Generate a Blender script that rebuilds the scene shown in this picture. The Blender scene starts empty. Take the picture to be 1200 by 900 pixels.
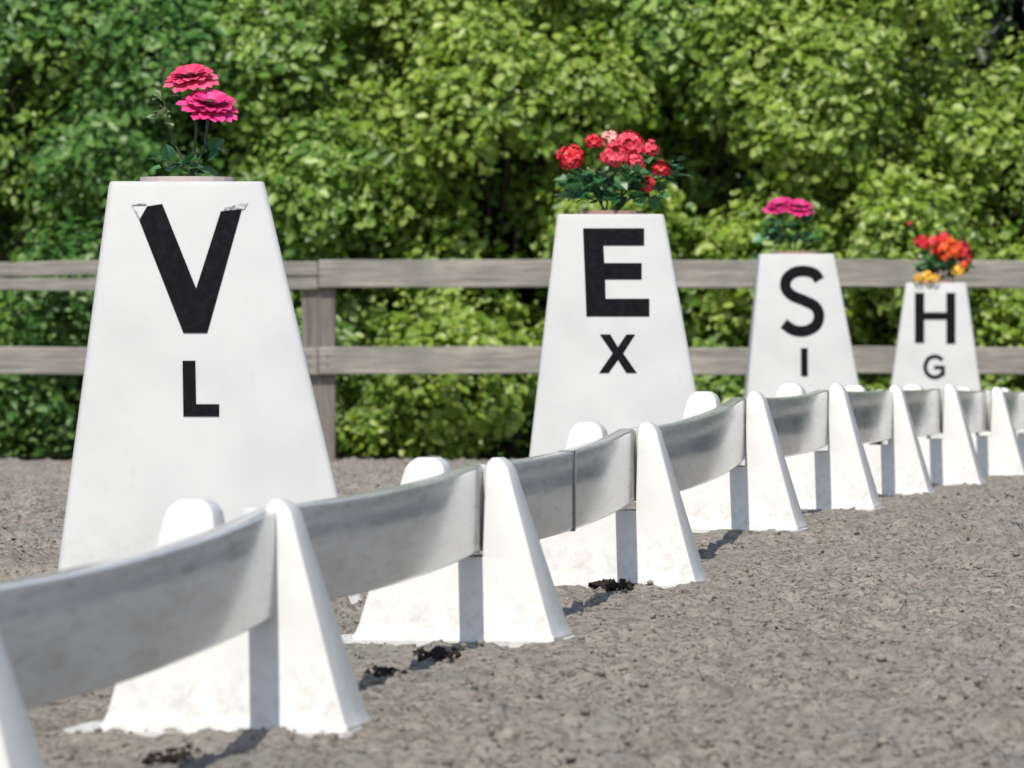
import bpy, bmesh, math, random
import numpy as np
from mathutils import Vector, Matrix
R = math.radians
random.seed(7)
rng = np.random.default_rng(7)
scene = bpy.context.scene
COL = scene.collection

# ------------------------------------------------------------ camera, sky, sun
F = 8000.0            # focal length in photo pixels (photo 1200 px wide)
ZC = 0.66             # camera height
cam_d = bpy.data.cameras.new('camera')
cam = bpy.data.objects.new('camera', cam_d); COL.objects.link(cam)
cam_d.sensor_width = 36.0
cam_d.lens = 36.0 * F / 1200
cam_d.clip_start = 0.1; cam_d.clip_end = 2000
cam.location = (0, 0, ZC)
cam.rotation_euler = (R(90) - math.atan(50 / F), 0, 0)
cam_d.dof.use_dof = True
cam_d.dof.focus_distance = 16.5
cam_d.dof.aperture_fstop = 12.5
scene.camera = cam
scene.view_settings.view_transform = 'Standard'
scene.view_settings.look = 'None'
scene.view_settings.exposure = 0.15
scene.view_settings.gamma = 1.0

SUN_EL, SUN_AZ = 53.0, 189.8       # azimuth clockwise from +Y
to_sun = Vector((math.sin(R(SUN_AZ)) * math.cos(R(SUN_EL)), math.cos(R(SUN_AZ)) * math.cos(R(SUN_EL)), math.sin(R(SUN_EL))))
world = bpy.data.worlds.new('World'); scene.world = world; world.use_nodes = True
wn = world.node_tree.nodes; wl = world.node_tree.links
bg = wn['Background']; bg.inputs['Strength'].default_value = 0.12
sky = wn.new('ShaderNodeTexSky'); sky.sky_type = 'NISHITA'; sky.sun_disc = False
sky.sun_elevation = R(SUN_EL); sky.sun_rotation = R(SUN_AZ)
wl.new(sky.outputs[0], bg.inputs[0])
sl = bpy.data.lights.new('sun', 'SUN'); sl.energy = 3.75; sl.angle = R(0.5); sl.color = (1.0, 0.95, 0.86)
so = bpy.data.objects.new('sun', sl); COL.objects.link(so)
so.rotation_euler = to_sun.to_track_quat('Z', 'Y').to_euler(); so.location = (0, 0, 20)

# ------------------------------------------------------------ helpers
def tag(o, label=None, cat=None, group=None, kind=None):
    if label: o['label'] = label
    if cat: o['category'] = cat
    if group: o['group'] = group
    if kind: o['kind'] = kind
    return o
def empty(name, loc, rz=0.0):
    o = bpy.data.objects.new(name, None); COL.objects.link(o)
    o.empty_display_size = 0.1; o.location = loc; o.rotation_euler = (0, 0, rz)
    return o
def link(name, me, mat=None, parent=None, loc=None, smooth=False):
    if mat is not None and len(me.materials) == 0: me.materials.append(mat)
    o = bpy.data.objects.new(name, me); COL.objects.link(o)
    if parent is not None: o.parent = parent
    if loc is not None: o.location = loc
    if smooth:
        me.shade_smooth()
    return o
def bm_obj(name, bm, mat, parent=None, loc=None, smooth=False):
    me = bpy.data.meshes.new(name); bmesh.ops.recalc_face_normals(bm, faces=bm.faces); bm.to_mesh(me); bm.free()
    return link(name, me, mat, parent, loc, smooth)
def np_mesh(name, V, Fc):
    """V (n,3) array, Fc (m,k) int array with k corners per face"""
    me = bpy.data.meshes.new(name)
    V = np.ascontiguousarray(V, dtype=np.float32); Fc = np.ascontiguousarray(Fc, dtype=np.int32)
    me.vertices.add(len(V)); me.vertices.foreach_set('co', V.ravel())
    k = Fc.shape[1]
    me.loops.add(Fc.size); me.loops.foreach_set('vertex_index', Fc.ravel())
    me.polygons.add(len(Fc)); me.polygons.foreach_set('loop_start', np.arange(0, Fc.size, k, dtype=np.int32))
    me.update(calc_edges=True); me.validate()
    return me
def add_box(bm, x0, x1, y0, y1, z0, z1):
    vs = [bm.verts.new(p) for p in ((x0,y0,z0),(x1,y0,z0),(x1,y1,z0),(x0,y1,z0),(x0,y0,z1),(x1,y0,z1),(x1,y1,z1),(x0,y1,z1))]
    for f in ((3,2,1,0),(4,5,6,7),(0,1,5,4),(1,2,6,5),(2,3,7,6),(3,0,4,7)): bm.faces.new([vs[i] for i in f])
    return vs
def loft(bm, rings, cap=True):
    rs = [[bm.verts.new(p) for p in r] for r in rings]
    n = len(rs[0])
    for a, b in zip(rs[:-1], rs[1:]):
        for i in range(n): bm.faces.new((a[i], a[(i+1) % n], b[(i+1) % n], b[i]))
    if cap:
        bm.faces.new(rs[0][::-1]); bm.faces.new(rs[-1])
    return rs
def tube(bm, pts, radii, n=6):
    rings = []
    for i, p in enumerate(pts):
        p = Vector(p); q = Vector(pts[min(i+1, len(pts)-1)]); r = Vector(pts[max(i-1, 0)])
        d = (q - r).normalized(); a = d.cross(Vector((0.3, 1, 0.1))).normalized(); b = d.cross(a)
        rings.append([p + (a * math.cos(2*math.pi*k/n) + b * math.sin(2*math.pi*k/n)) * radii[i] for k in range(n)])
    loft(bm, rings)
def rrect(x0, x1, y0, y1, r, z, seg=3):
    pts = []
    for cx, cy, a0 in ((x1-r, y0+r, -90), (x1-r, y1-r, 0), (x0+r, y1-r, 90), (x0+r, y0+r, 180)):
        for k in range(seg+1):
            a = R(a0 + 90*k/seg); pts.append((cx + r*math.cos(a), cy + r*math.sin(a), z))
    return pts

# ------------------------------------------------------------ materials
def mat(name, col=(0.8, 0.8, 0.8), rough=0.5, spec=None):
    m = bpy.data.materials.new(name); m.use_nodes = True
    b = m.node_tree.nodes['Principled BSDF']
    b.inputs['Base Color'].default_value = (*col, 1); b.inputs['Roughness'].default_value = rough
    if spec is not None: b.inputs['Specular IOR Level'].default_value = spec
    return m
def nz(m, scale, detail=4, rough=0.55, coord='Object', stretch=(1, 1, 1)):
    N, L = m.node_tree.nodes, m.node_tree.links
    tc = N.new('ShaderNodeTexCoord'); mp = N.new('ShaderNodeMapping'); t = N.new('ShaderNodeTexNoise')
    mp.inputs['Scale'].default_value = stretch
    t.inputs['Scale'].default_value = scale; t.inputs['Detail'].default_value = detail; t.inputs['Roughness'].default_value = rough
    L.new(tc.outputs[coord], mp.inputs[0]); L.new(mp.outputs[0], t.inputs[0])
    return t.outputs['Fac']
def ramp(m, fac, stops):
    r = m.node_tree.nodes.new('ShaderNodeValToRGB'); e = r.color_ramp.elements
    while len(e) < len(stops): e.new(0.5)
    for k, (p, c) in enumerate(stops):
        e[k].position = p; e[k].color = (*c, 1) if not isinstance(c, float) else (c, c, c, 1)
    m.node_tree.links.new(fac, r.inputs[0]); return r.outputs[0]
def mix(m, a, b, fac, mode='MIX'):
    x = m.node_tree.nodes.new('ShaderNodeMix'); x.data_type = 'RGBA'; x.blend_type = mode
    L = m.node_tree.links
    for sock, v in ((6, a), (7, b), (0, fac)):
        if hasattr(v, 'default_value'): L.new(v, x.inputs[sock])
        else: x.inputs[sock].default_value = v if sock == 0 else (*v, 1)
    return x.outputs[2]
def bump(m, h, strength, dist):
    b = m.node_tree.nodes.new('ShaderNodeBump'); b.inputs['Strength'].default_value = strength; b.inputs['Distance'].default_value = dist
    m.node_tree.links.new(h, b.inputs['Height'])
    m.node_tree.links.new(b.outputs[0], m.node_tree.nodes['Principled BSDF'].inputs['Normal'])
def setc(m, s, what='Base Color'): m.node_tree.links.new(s, m.node_tree.nodes['Principled BSDF'].inputs[what])
def objz(m, z0, z1):
    N, L = m.node_tree.nodes, m.node_tree.links
    tc = N.new('ShaderNodeTexCoord'); s = N.new('ShaderNodeSeparateXYZ'); r = N.new('ShaderNodeMapRange')
    r.inputs[1].default_value = z0; r.inputs[2].default_value = z1; r.inputs[3].default_value = 1; r.inputs[4].default_value = 0
    L.new(tc.outputs['Object'], s.inputs[0]); L.new(s.outputs[2], r.inputs[0]); return r.outputs[0]
def math_node(m, op, a, b):
    x = m.node_tree.nodes.new('ShaderNodeMath'); x.operation = op; x.use_clamp = True
    for i, v in enumerate((a, b)):
        if hasattr(v, 'default_value'): m.node_tree.links.new(v, x.inputs[i])
        else: x.inputs[i].default_value = v
    return x.outputs[0]

M = {}
# moulded support plastic: white with sand splashed up from the ground
m = M['support'] = mat('white_moulded_plastic', rough=0.42)
c = ramp(m, nz(m, 9, 5), [(0.3, (0.64, 0.63, 0.60)), (0.6, (0.71, 0.70, 0.68))])
dirt = math_node(m, 'MULTIPLY', objz(m, 0.02, 0.16), ramp(m, nz(m, 38, 6, 0.7), [(0.46, 0.0), (0.72, 0.75)]))
setc(m, mix(m, c, (0.42, 0.37, 0.31), dirt)); bump(m, nz(m, 60, 3), 0.12, 0.002)
# rail plastic: glossier and dirtier
m = M['board'] = mat('weathered_rail_plastic', rough=0.13)
c = ramp(m, nz(m, 9, 6, 0.65, stretch=(1, 0.10, 1.0)), [(0.28, (0.50, 0.50, 0.49)), (0.5, (0.61, 0.61, 0.60)), (0.72, (0.69, 0.69, 0.68))])
spots = ramp(m, nz(m, 48, 5, 0.7, stretch=(1, 0.12, 1)), [(0.54, 0.0), (0.70, 0.5)])
c = mix(m, c, (0.36, 0.345, 0.315), ramp(m, nz(m, 20, 6, 0.7, stretch=(1, .12, 1)), [(0.50, 0.0), (0.66, 0.55)]))
scr = ramp(m, nz(m, 70, 3, 0.5, stretch=(1, .012, 1.2)), [(0.66, 0.0), (0.72, 0.35)])
c = mix(m, c, (0.33, 0.32, 0.30), scr)
setc(m, mix(m, c, (0.27, 0.24, 0.20), spots))
setc(m, ramp(m, nz(m, 16, 5, stretch=(1, .12, 1)), [(0.3, 0.10), (0.7, 0.17)]), 'Roughness')
# marker paint
m = M['marker'] = mat('white_marker_plastic', rough=0.5)
c = ramp(m, nz(m, 5, 5), [(0.3, (0.52, 0.52, 0.515)), (0.65, (0.585, 0.585, 0.575))])
dirt = math_node(m, 'MULTIPLY', objz(m, 0.0, 0.25), ramp(m, nz(m, 22, 6, 0.7), [(0.45, 0.0), (0.7, 0.5)]))
c = mix(m, c, (0.40, 0.385, 0.35), ramp(m, nz(m, 30, 6, 0.75, stretch=(1, 1, .35)), [(0.62, 0.0), (0.76, 0.35)]))
setc(m, mix(m, c, (0.36, 0.32, 0.26), dirt)); bump(m, nz(m, 120, 3), 0.15, 0.002)
M['joint'] = mat('grey_joint_strip', (0.16, 0.16, 0.16), 0.6)
m = M['letter'] = mat('black_vinyl', rough=0.6, spec=0.08)
setc(m, ramp(m, nz(m, 45, 6, 0.7), [(0.25, (0.012, 0.012, 0.016)), (0.55, (0.004, 0.004, 0.006)), (0.8, (0.002, 0.002, 0.003))]))
m = M['faded'] = mat('faded_vinyl', (0.35, 0.35, 0.36), 0.5)
setc(m, ramp(m, nz(m, 90, 4), [(0.4, (0.16, 0.16, 0.17)), (0.6, (0.55, 0.55, 0.55))]))
# weathered timber
m = M['timber'] = mat('weathered_timber', rough=0.85)
g1 = nz(m, 9, 7, 0.62, stretch=(0.35, 3, 6)); g2 = nz(m, 3, 4)
c = ramp(m, g1, [(0.3, (0.15, 0.13, 0.11)), (0.5, (0.29, 0.262, 0.225)), (0.7, (0.44, 0.41, 0.355))])
c = mix(m, c, (0.19, 0.19, 0.165), ramp(m, g2, [(0.4, 0.0), (0.65, 0.7)])); c = mix(m, c, (0.07, 0.055, 0.045), ramp(m, nz(m, 5, 3, .5, stretch=(1, 3, 2)), [(0.68, 0.0), (0.73, 0.8)])); setc(m, c); bump(m, g1, 0.5, 0.006)
m = M['post'] = mat('weathered_post_timber', rough=0.85)
g1 = nz(m, 9, 7, 0.62, stretch=(6, 3, 0.35))
setc(m, ramp(m, g1, [(0.3, (0.10, 0.085, 0.07)), (0.5, (0.17, 0.15, 0.13)), (0.7, (0.25, 0.23, 0.20))])); bump(m, g1, 0.5, 0.006)
# arena footing
def footing(name, a, b, c_):
    m = mat(name, rough=0.95, spec=0.15)
    n1 = nz(m, 55, 8, 0.72); n2 = nz(m, 2.2, 5); n3 = nz(m, 62, 5, 0.75, stretch=(1, .55, 1)); n4 = nz(m, 14, 6, 0.7, stretch=(1, .6, 1))
    col = ramp(m, n1, [(0.36, a), (0.48, b), (0.68, c_)])
    col = mix(m, col, (0.29, 0.295, 0.25), ramp(m, n2, [(0.45, 0.0), (0.62, 0.5)]))
    col = mix(m, col, (0.085, 0.07, 0.058), ramp(m, n3, [(0.565, 0.0), (0.625, 0.9)]))
    col = mix(m, col, (0.16, 0.13, 0.10), ramp(m, n4, [(0.52, 0.0), (0.66, 0.6)]))
    setc(m, col); bump(m, n1, 0.9, 0.014)
    return m
M['sand'] = footing('sand_footing', (0.10, 0.085, 0.066), (0.35, 0.308, 0.258), (0.49, 0.44, 0.375))
M['painted_shadow'] = mat('near_black_shadow', (0.030, 0.024, 0.019), 0.95, 0.1)  # near-black colour for clumps that stand in for cast shadow on the footing
# leaves
def leafmat(name, dark, midc, light, trans=0.38, rough=0.38):
    m = mat(name, rough=rough)
    N, L = m.node_tree.nodes, m.node_tree.links
    g = N.new('ShaderNodeNewGeometry')
    c = ramp(m, g.outputs['Random Per Island'], [(0.0, dark), (0.5, midc), (1.0, light)])
    n = nz(m, 1.6, 3)
    c = mix(m, c, dark, ramp(m, n, [(0.42, 0.0), (0.66, 0.55)]))
    setc(m, c)
    t = N.new('ShaderNodeBsdfTranslucent'); L.new(c, t.inputs[0])
    ms = N.new('ShaderNodeMixShader'); ms.inputs[0].default_value = trans
    L.new(N['Principled BSDF'].outputs[0], ms.inputs[1]); L.new(t.outputs[0], ms.inputs[2])
    L.new(ms.outputs[0], N['Material Output'].inputs[0])
    return m
M['leaf_yellow'] = leafmat('yellow_green_leaf', (0.11, 0.22, 0.026), (0.29, 0.44, 0.045), (0.52, 0.64, 0.17))
M['leaf_mid'] = leafmat('mid_green_leaf', (0.08, 0.19, 0.028), (0.22, 0.38, 0.045), (0.46, 0.61, 0.18))
M['leaf_dark'] = leafmat('deep_green_leaf', (0.045, 0.14, 0.028), (0.12, 0.26, 0.045), (0.26, 0.42, 0.12))
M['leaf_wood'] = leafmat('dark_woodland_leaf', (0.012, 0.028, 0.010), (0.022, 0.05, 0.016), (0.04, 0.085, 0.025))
M['bark'] = mat('brown_bark', (0.07, 0.05, 0.038), 0.9)
M['pot_leaf'] = leafmat('pot_plant_leaf', (0.02, 0.085, 0.03), (0.04, 0.15, 0.05), (0.12, 0.28, 0.10), 0.25)
M['pale_leaf'] = leafmat('pale_bud_leaf', (0.10, 0.20, 0.07), (0.2, 0.3, 0.12), (0.3, 0.38, 0.2), 0.3)
M['stem'] = mat('green_stem', (0.04, 0.07, 0.025), 0.6)
def petal(name, a, b):
    m = mat(name, rough=0.5); g = m.node_tree.nodes.new('ShaderNodeNewGeometry')
    setc(m, ramp(m, g.outputs['Random Per Island'], [(0.0, a), (1.0, b)])); return m
M['pink'] = petal('magenta_petal', (0.50, 0.008, 0.11), (0.80, 0.06, 0.27))
M['rose'] = petal('rose_pink_petal', (0.62, 0.01, 0.08), (0.85, 0.12, 0.24))
M['red'] = petal('scarlet_petal', (0.50, 0.006, 0.015), (0.80, 0.03, 0.05))
M['crimson'] = petal('crimson_pink_petal', (0.62, 0.008, 0.05), (0.85, 0.10, 0.15))
M['blush'] = petal('pale_pink_petal', (0.72, 0.28, 0.24), (0.85, 0.45, 0.38))
M['orange'] = petal('orange_red_petal', (0.75, 0.05, 0.008), (0.88, 0.14, 0.02))
M['yellow'] = petal('yellow_petal', (0.80, 0.36, 0.02), (0.88, 0.58, 0.08))
M['gold'] = mat('flower_centre', (0.10, 0.025, 0.03), 0.8)
M['pot'] = mat('pinkish_clay_pot', (0.42, 0.24, 0.20), 0.75)
M['pot_rim'] = mat('pale_pot_rim', (0.62, 0.50, 0.47), 0.6)
M['soil'] = mat('potting_soil', (0.035, 0.025, 0.02), 0.95)

# ------------------------------------------------------------ terrain height
PY = np.array([-20, 4, 8.5, 11.0, 13.5, 16.0, 18.45, 21.0, 23.5, 26.0, 28.5, 30.9, 33.0, 37.0, 39.0, 60, 400])
SCZ = {-1: 1.0, 0: 1.03, 1: 1.03, 2: 1.0, 3: 1.06, 4: 1.04, 5: 1.07, 6: 1.06, 7: 1.07, 8: 1.05, 9: 1.05, 10: 1.05}
SY = [8.48 + 2.495*i for i in range(-1, 11)]
SX = [-1.05, -.705, -.391, -.045, .299, .639, .978, 1.297, 1.645, 2.0, 2.34, 2.68]
PZ = np.array([-.66, -.66, -.668, -.620, -.585, -.566, -.506, -.515, -.528, -.545, -.565, -.585, -.60, -.668, -.70, -.72, -.72]) + ZC
def gz(y): return np.interp(y, PY, PZ)

HOLES = []  # (x, y, radius, depth)
def hash2(ix, iy, s):
    h = (ix.astype(np.int64) * 374761393 + iy.astype(np.int64) * 668265263 + s * 982451653) & 0xffffffff
    h = ((h ^ (h >> 13)) * 1274126177) & 0xffffffff
    return ((h ^ (h >> 16)) & 0xffff) / 65535.0
def vnoise(x, y, s):
    ix = np.floor(x); iy = np.floor(y); fx = x - ix; fy = y - iy
    fx = fx*fx*(3-2*fx); fy = fy*fy*(3-2*fy)
    a = hash2(ix, iy, s); b = hash2(ix+1, iy, s); c = hash2(ix, iy+1, s); d = hash2(ix+1, iy+1, s)
    return (a*(1-fx)+b*fx)*(1-fy) + (c*(1-fx)+d*fx)*fy
def relief(X, Y):
    a = (vnoise(X*1.3, Y*1.0, 1)-.5)*.030 + (vnoise(X*4.5, Y*3.5, 2)-.5)*.030
    b = (vnoise(X*14, Y*9, 3)-.5)*.030 + (vnoise(X*33, Y*20, 4)-.5)*.018 + (vnoise(X*75, Y*45, 5)-.5)*.011
    lump = np.clip(vnoise(X*22+7, Y*16+3, 6)-.66, 0, 1)*.045
    pit = np.clip(vnoise(X*18+31, Y*11+5, 8)-.66, 0, 1)*.14 + np.clip(vnoise(X*40+11, Y*24+9, 9)-.74, 0, 1)*.07
    k = 1.0 - .5*np.exp(-((X - np.interp(Y, SY, SX) + .03)/.30)**4) * np.clip((32-Y)/2, 0, 1)
    return a*.9*k + (b + lump - pit)*k
def ground_z(x, y):
    return float(gz(y) + relief(np.array([float(x)]), np.array([float(y)]))[0])

# ------------------------------------------------------------ ground
ys = [8.3]
while ys[-1] < 40: ys.append(ys[-1] * 1.0021)
ys = np.array([-30, -5, 2, 6, 7.5] + ys + [42, 46, 52, 60, 80, 120, 200, 400])
xs = np.concatenate([[-300, -80, -30, -15, -8, -5, -4, -3.4], np.arange(-3.0, 3.9, 0.0125), [4.3, 5, 6, 8, 12, 20, 40, 100, 300]])
GX, GY = np.meshgrid(xs, ys)
fade = np.clip((GY-6)/2, 0, 1) * np.clip((45-GY)/5, 0, 1) * np.clip((GX+5)/1.5, 0, 1) * np.clip((6-GX)/1.5, 0, 1)
GZ = gz(GY) + relief(GX, GY) * fade
nx, ny = len(xs), len(ys)
idx = np.arange(nx*ny).reshape(ny, nx)
faces = np.stack([idx[:-1, :-1], idx[:-1, 1:], idx[1:, 1:], idx[1:, :-1]], -1).reshape(-1, 4)
me = np_mesh('ground', np.stack([GX, GY, GZ], -1).reshape(-1, 3), faces)
tag(link('ground', me, M['sand']), 'rough grey brown sand footing of the riding arena', kind='structure')
me.shade_smooth()

# loose clods on the footing (uncountable)
NCL = 30000
cy = 8.6 * (4.3 ** rng.random(NCL)); cx = (rng.random(NCL) - .5) * 0.18 * cy + 0.004*cy
phi = (1 + 5**.5)/2
ico = np.array([(-1,phi,0),(1,phi,0),(-1,-phi,0),(1,-phi,0),(0,-1,phi),(0,1,phi),(0,-1,-phi),(0,1,-phi),(phi,0,-1),(phi,0,1),(-phi,0,-1),(-phi,0,1)])/1.902
icf = np.array([(0,11,5),(0,5,1),(0,1,7),(0,7,10),(0,10,11),(1,5,9),(5,11,4),(11,10,2),(10,7,6),(7,1,8),(3,9,4),(3,4,2),(3,2,6),(3,6,8),(3,8,9),(4,9,5),(2,4,11),(6,2,10),(8,6,7),(9,8,1)])
sz = 0.0018 + 0.0065 * rng.random(NCL)**4
cz = gz(cy) + relief(cx, cy)
V = ico[None] * (1 + .45*(rng.random((NCL, 12, 1))-.5)) * sz[:, None, None] * (0.8 + .7*rng.random((NCL, 1, 3)))
V[:, :, 2] *= .75
V += np.stack([cx, cy, cz + sz*.25], -1)[:, None, :]
Fc = icf[None] + (np.arange(NCL)*12)[:, None, None]
o = link('footing_clods', np_mesh('footing_clods', V.reshape(-1, 3), Fc.reshape(-1, 3)), M['sand'])
tag(o, 'loose crumbs and clods of sand scattered over the arena', 'clods', kind='stuff')

# ------------------------------------------------------------ low arena fence
SY = [8.48 + 2.495*i for i in range(-1, 11)]
SX = [-1.05, -.705, -.391, -.045, .299, .639, .978, 1.297, 1.645, 2.0, 2.34, 2.68]
FANG = -math.atan2(.3415, 2.495)       # local +Y runs along the fence
SH = 0.36
ZS = .166   # the slot for the rail starts here
def interp(prof, z):
    for p, q in zip(prof[:-1], prof[1:]):
        if p[0] <= z <= q[0]:
            t = (z-p[0])/(q[0]-p[0]); return tuple(p[i]+(q[i]-p[i])*t for i in range(4))
PR = [(-.03, .148, .125, 0), (.010, .148, .125, 0), (.020, .142, .121, 0), (.036, .137, .117, 0),
      (.10, .117, .103, 0), (.20, .087, .081, 0), (.30, .057, .059, 0), (.340, .045, .050, 0), (.352, .036, .045, .004), (.360, .026, .034, .010)]
PL = [(-.03, .197, .125, 0), (.010, .197, .125, 0), (.020, .190, .121, 0), (.036, .184, .117, 0),
      (.10, .167, .103, 0), (.20, .141, .081, .006), (.30, .114, .059, .019), (.340, .103, .050, .026), (.352, .094, .045, .034), (.360, .082, .034, .046)]
def finish(bm, name):
    bmesh.ops.recalc_face_normals(bm, faces=bm.faces)
    me = bpy.data.meshes.new(name); bm.to_mesh(me); bm.free(); me.materials.append(M['support']); me.shade_smooth()
    me.set_sharp_from_angle(angle=R(28)); return me
def prong_mesh(side):
    bm = bmesh.new(); prof = PR if side > 0 else PL
    rows = [interp(prof, ZS)] + [p for p in prof if p[0] > ZS]; rings = []
    for z, w, d, i in rows:
        r = min(.0045, (w-i)*.3)
        rings.append(rrect(i, w, -d, d, r, z) if side > 0 else rrect(-.057-w, -.057-i, -d, d, r, z))
    loft(bm, rings); return finish(bm, 'prong')
bm = bmesh.new(); rings = []
for z in [p[0] for p in PR if p[0] < ZS] + [.13, ZS]:
    a_, b_ = interp(PR, z), interp(PL, z); rings.append(rrect(-.057-b_[1], a_[1], -a_[2], a_[2], .0045, z))
loft(bm, rings); body_me = finish(bm, 'body')
bm = bmesh.new(); loft(bm, [rrect(-.315, .158, -.140, .14, .03, z) for z in (-.02, .004)])
base_me = bpy.data.meshes.new('base'); bmesh.ops.recalc_face_normals(bm, faces=bm.faces); bm.to_mesh(base_me); bm.free(); base_me.materials.append(M['support'])
wR, wL = prong_mesh(1), prong_mesh(-1)
sup_labels = {
 -1: 'white plastic rail support behind the photographer end of the fence',
 0: 'nearest white wedge support, cut off by the bottom left corner',
 1: 'large white slotted rail support in front of the marker lettered V and L',
 2: 'white slotted rail support with its rounded top in the gap between markers V and E',
 3: 'white slotted rail support in front of the marker lettered E and X',
 4: 'white rail support just right of marker E, before the gap to marker S',
 5: 'white rail support whose top meets the right foot of marker S',
 6: 'white rail support standing in the gap between markers S and H',
 7: 'white rail support directly in front of the letter G on marker H',
 8: 'white rail support just right of marker H, last but one in view',
 9: 'farthest white rail support, at the right edge of the picture',
 10: 'white rail support past the right edge, beyond the last visible one'}
for k, (x, y) in enumerate(zip(SX, SY)):
    i = k - 1
    z = float(gz(y)) - (.004 if i not in (5,) else 0)
    s = empty('rail_support', (x, y, z), FANG + R(random.uniform(-1, 1)))
    s.scale = (1, 1, SCZ[i])
    tag(s, sup_labels[i], 'fence support', 'white supports of the low arena fence')
    link('body', body_me, parent=s); link('inner_prong', wR, parent=s); link('outer_prong', wL, parent=s)
    link('base_plate', base_me, parent=s)

board_labels = {
 -1: 'white plastic rail running past the camera before the first support',
 0: 'nearest curved rail board, from the left edge to the support before marker V',
 1: 'curved white rail board spanning the gap between markers V and E',
 2: 'rail board with a dark vertical joint in the middle, in front of marker E',
 3: 'rail board ending at the right foot of marker E',
 4: 'rail board in front of marker S and the letter I',
 5: 'short looking rail board between the markers S and H',
 6: 'rail board under the left half of marker H',
 7: 'rail board under the right half of marker H',
 8: 'last fully visible rail board, right of marker H',
 9: 'rail board beyond the right edge of the picture'}
def board_mesh(L, bow, sag, dz, t0=0.0, t1=1.0, segs=36):
    bm = bmesh.new(); rings = []
    h0, h1, hw, r = .176, .346, .0205, .007
    for k in range(segs+1):
        t = t0 + (t1-t0)*k/segs
        s = 4*t*(1-t); x = bow*s; z = dz*t - sag*s
        prof = []
        for cx, cz, a0 in ((hw-r, h0+r, -90), (hw-r, h1-r, 0), (-hw+r, h1-r, 90), (-hw+r, h0+r, 180)):
            for q in range(4):
                a = R(a0 + 30*q); prof.append((-.028 + cx + r*math.cos(a) + x, t*L, cz + r*math.sin(a) + z))
        rings.append(prof)
    loft(bm, rings); return bm
for k in range(len(SX)-1):
    i = k - 1
    z0, z1 = float(gz(SY[k])) + .34*(SCZ[i]-1), float(gz(SY[k+1])) + .34*(SCZ[i+1]-1); L = math.hypot(SX[k+1]-SX[k], SY[k+1]-SY[k])
    bow = [.024, .021, .021, .022, .026, .020, .012, .014, .012, .012, .01][k]; sag = [.012, .014, .010, .012, .012, .010, .006, .004, .004, .003, .003][k]
    p = empty('fence_rail', (SX[k], SY[k], z0 - .004), FANG); 
    tag(p, board_labels[i], 'fence rail', 'white rails of the low arena fence')
    if i == 2:
        bm_obj('board', board_mesh(L, bow, sag, z1-z0, .0006, .4806), M['board'], p, smooth=True)
        bm_obj('board', board_mesh(L, bow, sag, z1-z0, .4814, .9994), M['board'], p, smooth=True)
        bm = bmesh.new(); tm = .481; s4 = 4*tm*(1-tm); zz = (z1-z0)*tm - sag*s4
        add_box(bm, -.028+bow*s4-.012, -.028+bow*s4+.0217, tm*L-.013, tm*L+.013, .1745+zz, .3475+zz)
        bm_obj('joint_strip', bm, M['joint'], p)
    else:
        bm_obj('board', board_mesh(L, bow, sag, z1-z0, .0006, .9994), M['board'], p, smooth=True)

def P(px, py, Y): return Vector(((px-600)*Y/F, Y, ZC + (400-py)*Y/F))
# ------------------------------------------------------------ near-black clumps standing in for the shadow under the rail
clumps = [(508, 770, 12.95, .026, 'black clump standing in for cast shadow beside the second support, between V and E', 3),
          (716, 688, 15.4, .034, 'largest black clump standing in for cast shadow, in front of the support before marker E', 4),
          (825, 634, 17.85, .022, 'black clump standing in for shadow by the support right of marker E', 3),
          (450, 795, 12.1, .020, 'low dark clump standing in for shadow, trailing along the rail below marker V right side', 3),
          (205, 889, 10.6, .024, 'dark clump standing in for shadow at the foot of the support before marker V, near the bottom edge', 3)]
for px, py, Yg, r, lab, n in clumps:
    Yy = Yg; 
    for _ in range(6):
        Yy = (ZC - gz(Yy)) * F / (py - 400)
    x0 = (px-600)*Yy/F; c = empty('shadow_clump', (x0, Yy, ground_z(x0, Yy)))
    tag(c, lab, 'soil clump', 'dark clumps standing in for shadow under the rails')  # not soil: near-black lumps standing in for rail and support shadow
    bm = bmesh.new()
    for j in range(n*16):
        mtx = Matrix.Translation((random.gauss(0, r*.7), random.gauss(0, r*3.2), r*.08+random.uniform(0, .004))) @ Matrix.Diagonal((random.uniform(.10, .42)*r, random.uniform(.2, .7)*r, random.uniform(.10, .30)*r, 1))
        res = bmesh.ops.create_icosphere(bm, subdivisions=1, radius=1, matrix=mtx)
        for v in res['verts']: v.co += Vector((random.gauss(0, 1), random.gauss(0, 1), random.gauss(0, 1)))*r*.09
    bm_obj('lumps', bm, M['painted_shadow'], c)['kind'] = 'stuff'; bm = None

# ------------------------------------------------------------ letter markers
def polyplate(bm, pts, t=.0016, y=0.0):
    """pts (u, w) outline on the face plane -> thin plate, front towards -y"""
    area = sum(pts[i][0]*pts[(i+1) % len(pts)][1]-pts[(i+1) % len(pts)][0]*pts[i][1] for i in range(len(pts)))
    if area < 0: pts = pts[::-1]
    f = [bm.verts.new((u, y-t, w)) for u, w in pts]; b = [bm.verts.new((u, y+t*.4, w)) for u, w in pts]
    bm.faces.new(f); bm.faces.new(b[::-1]); n = len(pts)
    for i in range(n): bm.faces.new((f[(i+1) % n], f[i], b[i], b[(i+1) % n]))
def stroke(pts, w):
    L_, R_ = [], []
    for i, p in enumerate(pts):
        a = np.array(pts[max(i-1, 0)]); b = np.array(pts[min(i+1, len(pts)-1)]); d = (b-a)/np.linalg.norm(b-a); n = np.array((-d[1], d[0]))
        L_.append(tuple(np.array(p)+n*w/2)); R_.append(tuple(np.array(p)-n*w/2))
    return L_, R_
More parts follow.
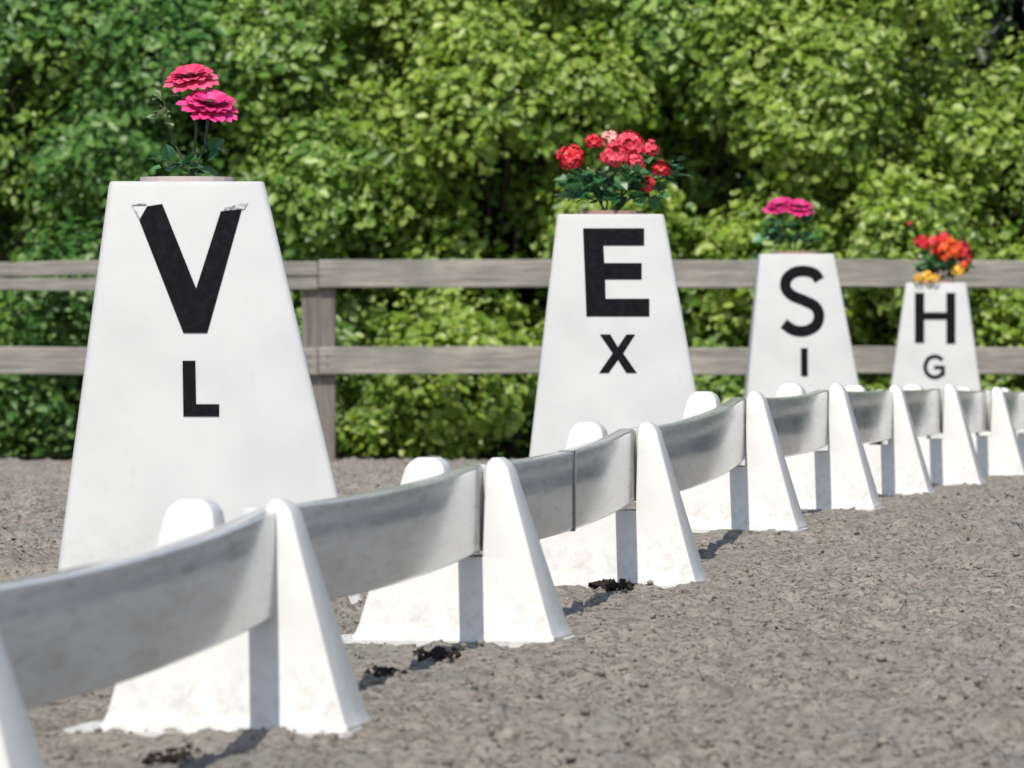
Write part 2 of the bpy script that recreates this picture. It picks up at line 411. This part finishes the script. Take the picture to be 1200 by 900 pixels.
def strokeplate(bm, pts, w, t=.0016):
    A, B = stroke(pts, w)
    fa = [bm.verts.new((u, -t, v)) for u, v in A]; fb = [bm.verts.new((u, -t, v)) for u, v in B]
    ba = [bm.verts.new((u, t*.4, v)) for u, v in A]; bb = [bm.verts.new((u, t*.4, v)) for u, v in B]
    for i in range(len(A)-1):
        bm.faces.new((fa[i], fa[i+1], fb[i+1], fb[i])); bm.faces.new((fa[i], ba[i], ba[i+1], fa[i+1])); bm.faces.new((fb[i], fb[i+1], bb[i+1], bb[i]))
        bm.faces.new((ba[i], bb[i], bb[i+1], ba[i+1]))
    bm.faces.new((fa[0], fb[0], bb[0], ba[0])); bm.faces.new((fa[-1], ba[-1], bb[-1], fb[-1]))
def spline(ctrl, n=10):
    out = []; c = [ctrl[0]] + ctrl + [ctrl[-1]]
    for i in range(1, len(c)-2):
        p0, p1, p2, p3 = (np.array(c[j], float) for j in (i-1, i, i+1, i+2))
        for k in range(n):
            t = k/n; out.append(tuple(.5*((2*p1)+(-p0+p2)*t+(2*p0-5*p1+4*p2-p3)*t*t+(-p0+3*p1-3*p2+p3)*t**3)))
    out.append(tuple(ctrl[-1])); return out

def marker(px_c, py_top, Y, wtop_px, sl, sr, yaw, label, letters):
    """sl / sr: how far the left and right edges run out per metre going down"""
    ppm = F / Y; W = wtop_px/ppm; xt = (px_c-600)/ppm; ztop = ZC + (400-py_top)/ppm; zb = float(gz(Y)) - .015
    H = ztop - zb; sd = (sl+sr)/2
    xt = xt*(Y+.12)/Y - math.sin(R(yaw))*W/2
    root = empty('letter_marker', (xt, Y + W/2 + .12, zb), R(yaw)); tag(root, label, 'letter marker', 'white letter markers outside the low fence')
    D = W
    bm = bmesh.new(); rings = []
    for z in (0, .03, H*.33, H*.66, H-.012, H-.003, H):
        e = 0 if z < H-.01 else (.001 if z < H-.001 else .0045)
        x0 = -W/2 - sl*(H-z) + e; x1 = W/2 + sr*(H-z) - e; d = D/2 + sd*(H-z) - e
        rings.append(rrect(x0, x1, -d, d, .014, z, 4))
    # open top: recess for the flower pot
    for z, e in ((H-.002, .030), (H-.09, .034)):
        rings.append(rrect(-W/2+e, W/2-e, -D/2+e, D/2-e, .02, z, 4))
    loft(bm, rings)
    shell = bm_obj('shell', bm, M['marker'], root, smooth=True); shell.data.set_sharp_from_angle(angle=R(30))
    # lettering plane: starts at the top front edge, lies on the sloping face
    ang = math.atan(sd)
    holder = Matrix.Translation((0, -D/2, H)) @ Matrix.Rotation(-ang, 4, 'X')
    def uv(px, py): return ((px-px_c)/ppm - 0*ppm, -(py-py_top)/ppm/math.cos(ang))
    for name, mt, prims in letters:
        bm = bmesh.new()
        for kind, data, w in prims:
            pts = [uv(*p) for p in data]
            if kind == 'poly': polyplate(bm, pts)
            else: strokeplate(bm, spline(pts) if kind == 'curve' else pts, w/ppm)
        o = bm_obj(name, bm, M[mt], root); o.matrix_local = holder @ Matrix.Translation((0, -.0012, 0))
        o['label'] = {'faded': 'pale patch where the black letter has peeled'}.get(mt, '') or 'black capital letter ' + name.split('_')[1].upper()
    return root, H, ztop, D

rect = lambda a, b, c, d: [(a, c), (b, c), (b, d), (a, d)]
vmk = marker(219, 211, 15.09, 183, .130, .232, 2.5,
  'largest and nearest white letter marker, lettered V over L, pink flowers on top',
  [('letter_v', 'letter', [('poly', [(172,241),(190,238),(230,338),(259,247),(284,243),(243,390),(215,390),(163,257)], 0)]),
   ('letter_l', 'letter', [('poly', [(214,423),(229,423),(230,474),(257,474),(257,488),(215,488)], 0)]),
   ('peeled_corner', 'faded', [('line', [(154,238.5),(171,238.5)], 1.6), ('line', [(154.5,239),(164,257)], 1.6)]),
   ('peeled_corner', 'faded', [('poly', [(262,243),(291,236),(287,244),(262,246.5)], 0)])])
emk = marker(715.5, 250, 21.4, 126, .115, .180, -0.5,
  'second white letter marker, lettered E over X, red geraniums on top',
  [('letter_e', 'letter', [('poly', [(683,267),(755,267),(755,287),(707,287),(708,308),(752,308),(752,327),(709,327),(709.5,350),(761,350),(761,370.5),(687,370.5)], 0)]),
   ('letter_x', 'letter', [('poly', [(703,392),(715,392),(724,407),(734,392),(744,392),(730,414),(746,437),(734,437),(724,421.5),(713,437),(702,437),(718,414)], 0)])])
smk = marker(934, 297, 30.9, 88, .095, .184, -0.5,
  'third white letter marker, lettered S over I, flat pink flowers on top',
  [('letter_s', 'letter', [('curve', [(960,328),(955,321),(945,317.5),(932,318.5),(922,326),(920.5,337),(928,346),(942,352),(955,359),(959.5,370),(955,382),(942,388),(929,386.5),(918,379)], 12.5)]),
   ('letter_i', 'letter', [('poly', rect(938,946,408,441), 0)])])
hmk = marker(1097, 331, 37.0, 71, .145, .135, -3,
  'farthest and smallest white letter marker, lettered H over G, red and yellow flowers on top',
  [('letter_h', 'letter', [('poly', [(1072,343),(1083,343),(1083,366),(1109,366),(1109,343),(1119.5,343),(1119.5,403),(1109,403),(1109,374.5),(1083,374.5),(1083,402),(1072,402)], 0)]),
   ('letter_g', 'letter', [('curve', [(1104,422),(1100,418.8),(1094,417.8),(1087.5,421),(1084,430),(1087,438.5),(1094,442.2),(1101,440.5),(1105,436.5)], 4.6),
                           ('poly', rect(1094.5,1107.2,428.6,432.8), 0), ('poly', rect(1102.6,1107.2,432.8,440.5), 0)])])

# ------------------------------------------------------------ potted flowers
def leafblade(bm, base, direction, up, length, width, fold=.25, droop=.15, tip=.75, tw=.38):
    d = Vector(direction).normalized(); s = d.cross(Vector(up)).normalized(); n = s.cross(d).normalized()
    b = Vector(base)
    pts = lambda t, w, h: b + d*length*t + s*width*w + n*(h*width - droop*length*t*t)
    v = [bm.verts.new(p) for p in (pts(0, 0, 0), pts(.35, .5, fold), pts(tip, tw, fold), pts(1, 0, 0), pts(tip, -tw, fold), pts(.35, -.5, fold), pts(.45, 0, 0))]
    for f in ((0,1,6), (1,2,6), (2,3,6), (3,4,6), (4,5,6), (5,0,6)): bm.faces.new([v[i] for i in f])
def daisy(parent, c, normal, rad, mt, n=17, rows=3):
    bm = bmesh.new(); nrm = Vector(normal).normalized(); a = nrm.cross(Vector((.2, 1, .3))).normalized(); b = nrm.cross(a)
    for r in range(rows):
        for k in range(n):
            t = 2*math.pi*(k + .5*r)/n + random.uniform(-.06, .06); d = (a*math.cos(t)+b*math.sin(t)) + nrm*(.06+.26*r + random.uniform(-.1, .1))
            leafblade(bm, Vector(c)+nrm*.004*r, d, nrm, rad*(1-.2*r)*random.uniform(.9, 1.05), rad*.42, .10, .16, .90, .40)
    fl = bm_obj('flower', bm, M[mt], parent)
    bm = bmesh.new(); bmesh.ops.create_icosphere(bm, subdivisions=2, radius=1, matrix=Matrix.Translation(Vector(c)+nrm*rad*.1) @ Matrix.Diagonal((rad*.24, rad*.24, rad*.16, 1)))
    bm_obj('flower_centre', bm, M['gold'], fl); return fl
def head(parent, c, rad, mt, n=26):
    """rounded head of small five-petalled florets"""
    bm = bmesh.new(); c = Vector(c)
    for j in range(n):
        z = 1 - 1.55*(j+.5)/n; t = j*2.39996; q = math.sqrt(max(0, 1-z*z))
        nrm = (Vector((q*math.cos(t), q*math.sin(t), z)) + Vector((random.gauss(0, .12), random.gauss(0, .12), random.gauss(0, .12)))).normalized()
        p = c + nrm*rad*random.uniform(.62, 1.0)*Vector((1, 1, 1)).length/1.732
        a = nrm.cross(Vector((.3, .2, 1.0))).normalized(); b = nrm.cross(a)
        for k in range(5):
            tt = 2*math.pi*k/5 + j; leafblade(bm, p, a*math.cos(tt)+b*math.sin(tt)+nrm*.35, nrm, rad*.42, rad*.36, .1, .2)
    return bm_obj('flower', bm, M[mt], parent)
def pot_plant(mk, label, rim_mat):
    root, H, ztop, D = mk
    base = root.matrix_basis @ Vector((0, 0, H-.088))
    pl = empty('potted_flowers', base, 0); tag(pl, label, 'potted flowers')
    bm = bmesh.new(); n = 20; rings = []
    ring = lambda r, z: [(r*math.cos(2*math.pi*k/n), r*math.sin(2*math.pi*k/n), z) for k in range(n)]
    pr = D*.30
    loft(bm, [ring(pr*.75, 0), ring(pr*.95, .075), ring(pr*.82, .075), ring(pr*.8, .07)])
    bm_obj('pot', bm, M['pot'], pl, smooth=True)
    bm = bmesh.new(); loft(bm, [ring(pr*.97, .0755), ring(pr*1.03, .078), ring(pr*1.03, .101), ring(pr*.93, .101), ring(pr*.90, .080)])
    bm_obj('pot_rim', bm, M[rim_mat], pl)
    bm = bmesh.new(); loft(bm, [ring(pr*.89, .081), ring(pr*.87, .092)]); bm_obj('potting_soil', bm, M['soil'], pl)
    return pl, base
def stems_to(pl, targets, r=.0035):
    for t in targets:
        bm = bmesh.new(); a = Vector((random.uniform(-.02, .02), random.uniform(-.02, .02), .09)); t = Vector(t)
        midp = a.lerp(t, .5) + Vector((random.uniform(-.015, .015), random.uniform(-.015, .015), 0))
        tube(bm, [a, midp, t], [r*1.2, r, r]); bm_obj('stem', bm, M['stem'], pl)
def bush_leaves(pl, n, cx, cz, rx, rz, size, mt='pot_leaf', name='leaves'):
    bm = bmesh.new()
    for _ in range(n):
        t = random.uniform(0, 2*math.pi); q = random.random()**.5; e = random.uniform(-1, 1)
        p = Vector((cx + rx*q*math.cos(t), rx*.6*q*math.sin(t), cz + rz*e*math.sqrt(max(0, 1-q*q*.7))))
        d = Vector((math.cos(t)+random.gauss(0, .5), math.sin(t)*.8+random.gauss(0, .5), random.gauss(.25, .4)))
        s = size*random.uniform(.6, 1.25)
        leafblade(bm, p, d, (random.gauss(0, .4), random.gauss(-.3, .4), 1), s, s*.85, .12, .2)
    o = bm_obj(name, bm, M[mt], pl); o['kind'] = 'stuff'; return o
def loc(base, px, py, dy=0.0):
    Y = base.y + dy; return P(px, py, Y) - base

pl, base = pot_plant(vmk, 'two flat magenta daisy-like flowers on long stems in the pot on marker V', 'pot_rim')
c1, c2 = loc(base, 224, 93, .02), loc(base, 245, 125, -.03)
daisy(pl, c1, (-.10, -.36, .90), .066, 'rose'); daisy(pl, c2, (.14, -.42, .90), .074, 'pink', 19)
stems_to(pl, [c1, c2]); stems_to(pl, [loc(base, 192, 118)], .0025)
bush_leaves(pl, 5, c2.x-.012, .19, .04, .08, .05)
bush_leaves(pl, 12, loc(base, 192, 125).x, loc(base, 192, 125).z, .018, .04, .03, 'pale_leaf', 'bud_leaves')
bush_leaves(pl, 16, -.01, .125, .07, .02, .045)

pl, base = pot_plant(emk, 'bushy red and pale pink geraniums with dark leaves on marker E', 'pot')
hs = []
for px, py, r, mt, dy in ((670,186,17,'red',0), (696,167,10,'red',.03), (716,164,12,'blush',.05), (738,172,18,'crimson',.03), (720,184,17,'crimson',-.03), (762,175,11,'crimson',.02), (775,199,11,'red',-.02), (758,216,11,'red',-.05), (745,190,11,'crimson',0)):
    c = loc(base, px, py, dy); head(pl, c, r/374, mt, 24); hs.append(c)
stems_to(pl, hs, .003)
bush_leaves(pl, 120, loc(base, 718, 220).x, loc(base, 718, 220).z, .15, .055, .055)
bush_leaves(pl, 24, loc(base, 770, 205).x, loc(base, 770, 205).z, .07, .07, .045)
bush_leaves(pl, 26, loc(base, 705, 203).x, loc(base, 705, 203).z, .10, .03, .03, 'pale_leaf', 'bud_leaves')

pl, base = pot_plant(smk, 'flat bright pink flower pair over dark leaves on marker S', 'pot')
c1, c2 = loc(base, 914, 242), loc(base, 936, 244, -.03)
daisy(pl, c1, (-.12, -.36, .93), .082, 'pink'); daisy(pl, c2, (.10, -.38, .92), .082, 'pink'); stems_to(pl, [c1, c2])
bush_leaves(pl, 70, loc(base, 926, 270).x, loc(base, 926, 270).z, .12, .07, .06)
bush_leaves(pl, 8, loc(base, 905, 275).x, loc(base, 905, 275).z, .03, .04, .035, 'pale_leaf', 'bud_leaves')

pl, base = pot_plant(hmk, 'orange red and yellow mixed flowers spilling over marker H', 'pot')
hs = []
for px, py, r, mt, dy in ((1080,285,10,'red',0), (1096,288,14,'red',.02), (1112,293,15,'orange',-.05), (1126,295,13,'red',0), (1105,283,11,'red',.05), (1132,305,8,'red',0), (1086,325,8,'yellow',-.17), (1076,327,6,'yellow',-.18), (1123,318,8,'yellow',-.10), (1129,311,6,'orange',-.05), (1096,327,6,'yellow',-.18), (1066,262,3,'red',0)):
    c = loc(base, px, py, dy); head(pl, c, r/216, mt, 20); hs.append(c)
stems_to(pl, hs, .003)
bush_leaves(pl, 90, loc(base, 1104, 310).x, loc(base, 1104, 310).z, .13, .055, .06)
bush_leaves(pl, 14, loc(base, 1120, 275).x, loc(base, 1120, 275).z, .15, .05, .05)

# ------------------------------------------------------------ timber post and rail fence
FY = 38.6; PP = F/FY
fen = empty('timber_fence', (0, FY, float(gz(FY)))); tag(fen, 'weathered grey brown post and rail fence running behind all the letter markers', 'fence')
FZ = float(gz(FY))
zpx = lambda py: ZC + (400-py)/PP - FZ
xpx = lambda px: (px-600)/PP
posts = [373 + 563*k for k in range(-4, 8)]
post_me = None
def plank(name, x0, x1, za, zb, y0, y1, mt, lab=None):
    bm = bmesh.new(); add_box(bm, -(x1-x0)/2, (x1-x0)/2, y0, y1, -(zb-za)/2, (zb-za)/2)
    bmesh.ops.subdivide_edges(bm, edges=[e for e in bm.edges if abs(e.verts[0].co.x-e.verts[1].co.x) > .1], cuts=7)
    bm.verts.ensure_lookup_table(); keys = {}
    for v in bm.verts:
        k = round(v.co.x, 3)
        if k not in keys: keys[k] = (random.gauss(0, .003), random.gauss(0, .003))
        v.co.z += keys[k][0]; v.co.y += keys[k][1]
    bmesh.ops.bevel(bm, geom=[e for e in bm.edges if len(e.link_faces) == 2 and e.calc_face_angle(0) > 1], offset=.005, segments=1, affect='EDGES')
    o = bm_obj(name, bm, M[mt], fen, ((x0+x1)/2, 0, (za+zb)/2)); o.rotation_euler = (0, R(random.uniform(-.12, .12)), 0)
    if lab: o['label'] = lab
    return o
for j, px in enumerate(posts):
    bm = bmesh.new(); loft(bm, [rrect(-.095, .095, -.06, .06, .012, z) for z in (-.3, .5, zpx(308))])
    bm_obj('post', bm, M['post'], fen, (xpx(px), .085, 0), smooth=False)
for j in range(len(posts)-1):
    a, b = xpx(posts[j])+.002, xpx(posts[j+1])-.002
    if posts[j] < 373:
        plank('rail', a, b, zpx(323), zpx(306), -.022, .02, 'timber', 'narrow upper rail, left of the post')
        plank('rail', a, b, zpx(340), zpx(325), -.014, .022, 'timber', 'narrow rail close beneath the upper one')
    else:
        plank('rail', a, b, zpx(337), zpx(304.5), -.022, .022, 'timber')
    plank('rail', a, b, zpx(438.5), zpx(406.5), -.022, .022, 'timber')
    for pz in (zpx(427), zpx(417)):
        for sx in (a+.05, b-.05):
            bm = bmesh.new(); add_box(bm, -.007, .007, -.003, .003, -.007, .007); bm_obj('bolt', bm, M['joint'], fen, (sx, -.0265, pz))

# ------------------------------------------------------------ shrubs behind the fence
def make_leaves(centres, radii, per_blob, size, spray=.075, only_front=False, squash=.9):
    P_, N_ = [], []
    for c, r in zip(centres, radii):
        ns = max(4, int(per_blob*(r/.35)**2/16))
        n = rng.normal(size=(ns, 3)); n[:, 2] += .15; n[:, 1] -= .35
        n /= np.linalg.norm(n, axis=1)[:, None]
        rr = r*(.72 + .38*rng.random(ns))[:, None]
        sp = c + n*rr*np.array([1, 1, squash])
        k = 16
        off = rng.normal(size=(ns, k, 3))*spray
        p = sp[:, None, :] + off
        nn = n[:, None, :]*.7 + np.array([-.12, -.42, .62]) + rng.normal(size=(ns, k, 3))*.38
        P_.append(p.reshape(-1, 3)); N_.append(nn.reshape(-1, 3))
    p = np.concatenate(P_); n = np.concatenate(N_); n /= np.linalg.norm(n, axis=1)[:, None]
    keep = p[:, 2] > .015; p = p[keep]; n = n[keep]
    m_ = len(p); t = rng.normal(size=(m_, 3)); t -= n*(t*n).sum(1)[:, None]; t /= np.linalg.norm(t, axis=1)[:, None]; b = np.cross(n, t)
    L = size*(.5 + 1.1*rng.random(m_)**1.6)[:, None]; Wd = L*.62
    tpl = [(-.5, 0, 0), (-.1, .5, .14), (.25, .36, .10), (.5, 0, -.06), (.25, -.36, .10), (-.1, -.5, .14)]
    V = np.stack([p + t*L*a + b*Wd*c_ + n*Wd*h for a, c_, h in tpl], 1)
    idx = np.arange(m_)[:, None]*6
    F_ = np.concatenate([np.stack([idx[:, 0]+i for i in q], 1) for q in ((0, 1, 2, 3), (0, 3, 4, 5))])
    return V.reshape(-1, 3), F_
HOLLOW = [(768,112,42),(885,205,45),(1040,208,28),(1175,60,85),(20,110,45),(28,215,40),(30,310,45),(470,350,40),(625,345,50),(460,60,30),(300,240,25),(560,250,28),(640,60,28),(700,480,50),(590,505,45),(230,30,30),(1000,345,40)]
def shrub(x, y, w, h, mt, label, cat='shrub', dens=1000, size=.060, nb=None, name='shrub', group='shrubs behind the timber fence', depth=1.3):
    root = empty(name, (x, y, float(gz(y)))); tag(root, label, cat, group)
    cs, rs = [], []
    nb = nb or int(w*h*6.6)
    for k in range(nb):
        u = random.uniform(-1, 1); v = random.random()
        prof = math.sqrt(max(.08, 1-(max(0, v-.55)/.5)**2))
        rad = random.uniform(.22, .46)
        cs.append((u*w/2*prof, -depth*.5*math.cos(u*1.35)*prof*random.uniform(.0, 1.05), .12 + v*(h-.35))); rs.append(rad)
    for k in range(int(w*4)):      # low growth down to the ground
        cs.append((random.uniform(-w/2, w/2), -random.uniform(.0, .6), random.uniform(.05, .35))); rs.append(random.uniform(.2, .32))
    z0 = float(gz(y))
    for k, c in enumerate(cs):
        qx = 600 + (x+c[0])*F/40; qy = 400 - (c[2]+z0-ZC)*F/40
        for hx, hy, hr in HOLLOW:
            dd = math.hypot(qx-hx, qy-hy)
            if dd < hr*.9 + rs[k]*75: cs[k] = (c[0] + (qx-hx)/max(dd, 1)*.12, c[1] + .8, c[2] - (qy-hy)/max(dd, 1)*.10); rs[k] *= .8; break
    cs = np.array(cs); rs = np.array(rs)
    V, F_ = make_leaves(cs, rs, dens*1.05, size, spray=.058)
    link('foliage', np_mesh('foliage', V, F_), M[mt], root)['kind'] = 'stuff'
    bm = bmesh.new()
    for k in range(3):
        a = random.uniform(-.12, .12); pts = [Vector((a, .1, -.05))]
        tx, tz = random.uniform(-w/2, w/2)*.7, h*random.uniform(.6, .9)
        for q in range(1, 6):
            s = q/5; pts.append(Vector((a + tx*s**1.4 + random.uniform(-.05, .05), .1+random.uniform(-.2, .1)*s, tz*s)))
        tube(bm, pts, [.034, .030, .024, .018, .012, .006])
    for k in range(nb):
        c = cs[k]; tube(bm, [Vector((c[0]*.3, .1, max(.05, c[2]-.7))), Vector((c[0]*.7, c[1]*.4, c[2]-.25)), Vector(c)], [.018, .012, .006], 5)
    bm_obj('branches', bm, M['bark'], root)
    return root
SP = [
 (-3.6, 40.5, 2.4, 3.6, 'leaf_mid', 'green shrub past the left edge, behind the timber fence', 500),
 (-2.35, 40.3, 1.7, 3.2, 'leaf_dark', 'dark deep green shrub at the left edge, behind marker V pink flowers', 1100),
 (-1.15, 40.4, 1.5, 3.4, 'leaf_mid', 'mid green shrub directly behind the gap between markers V and E, left part', 1100),
 (-.1, 40.2, 1.6, 3.5, 'leaf_yellow', 'yellowish green shrub behind the left side of marker E', 1100),
 (1.0, 40.5, 1.4, 3.3, 'leaf_mid', 'mid green shrub behind marker E red geraniums, with dark hollow', 1100),
 (1.95, 40.2, 1.6, 3.1, 'leaf_yellow', 'bright yellow green shrub behind marker S', 1100),
 (3.0, 40.5, 1.3, 2.5, 'leaf_yellow', 'lower yellow green shrub at the right edge behind marker H, dark hollow above', 1100),
 (4.3, 40.6, 2.2, 3.3, 'leaf_mid', 'green shrub past the right edge, behind the timber fence', 500),
]
for x, y, w, h, mt, lab, dn in SP: shrub(x, y, w, h, mt, lab, dens=dn)
# darker woodland mass behind and beyond both sides (reads as one mass)
cs, rs = [], []
for k in range(950):
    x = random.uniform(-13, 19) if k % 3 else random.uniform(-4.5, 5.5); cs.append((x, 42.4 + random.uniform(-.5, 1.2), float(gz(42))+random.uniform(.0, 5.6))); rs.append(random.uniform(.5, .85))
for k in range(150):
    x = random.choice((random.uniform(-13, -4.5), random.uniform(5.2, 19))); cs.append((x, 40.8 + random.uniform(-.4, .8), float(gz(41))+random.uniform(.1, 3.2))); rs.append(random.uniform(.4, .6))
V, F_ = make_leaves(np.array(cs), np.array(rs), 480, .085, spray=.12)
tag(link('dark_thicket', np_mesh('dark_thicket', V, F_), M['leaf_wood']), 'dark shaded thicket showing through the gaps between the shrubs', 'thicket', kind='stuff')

# shaded leaf litter under and behind the shrubs
xs2 = np.linspace(-60, 60, 90); ys2 = np.array([39.55, 39.8, 40.2, 41, 42, 44, 48, 56, 80]); AX, AY = np.meshgrid(xs2, ys2)
AY = AY + (vnoise(AX*2.3, AY*0, 12)-.5)*.35*(AY < 40)
AZ = gz(AY) + .035; idx = np.arange(AX.size).reshape(AX.shape)
fc = np.stack([idx[:-1, :-1], idx[:-1, 1:], idx[1:, 1:], idx[1:, :-1]], -1).reshape(-1, 4)
m = M['litter'] = mat('leaf_litter', rough=0.95, spec=0.1)
setc(m, ramp(m, nz(m, 25, 6, 0.7), [(0.35, (0.03, 0.03, 0.015)), (0.6, (0.07, 0.075, 0.03)), (0.75, (0.12, 0.10, 0.06))]))
tag(link('leaf_litter', np_mesh('leaf_litter', np.stack([AX, AY, AZ], -1).reshape(-1, 3), fc), m), kind='structure')
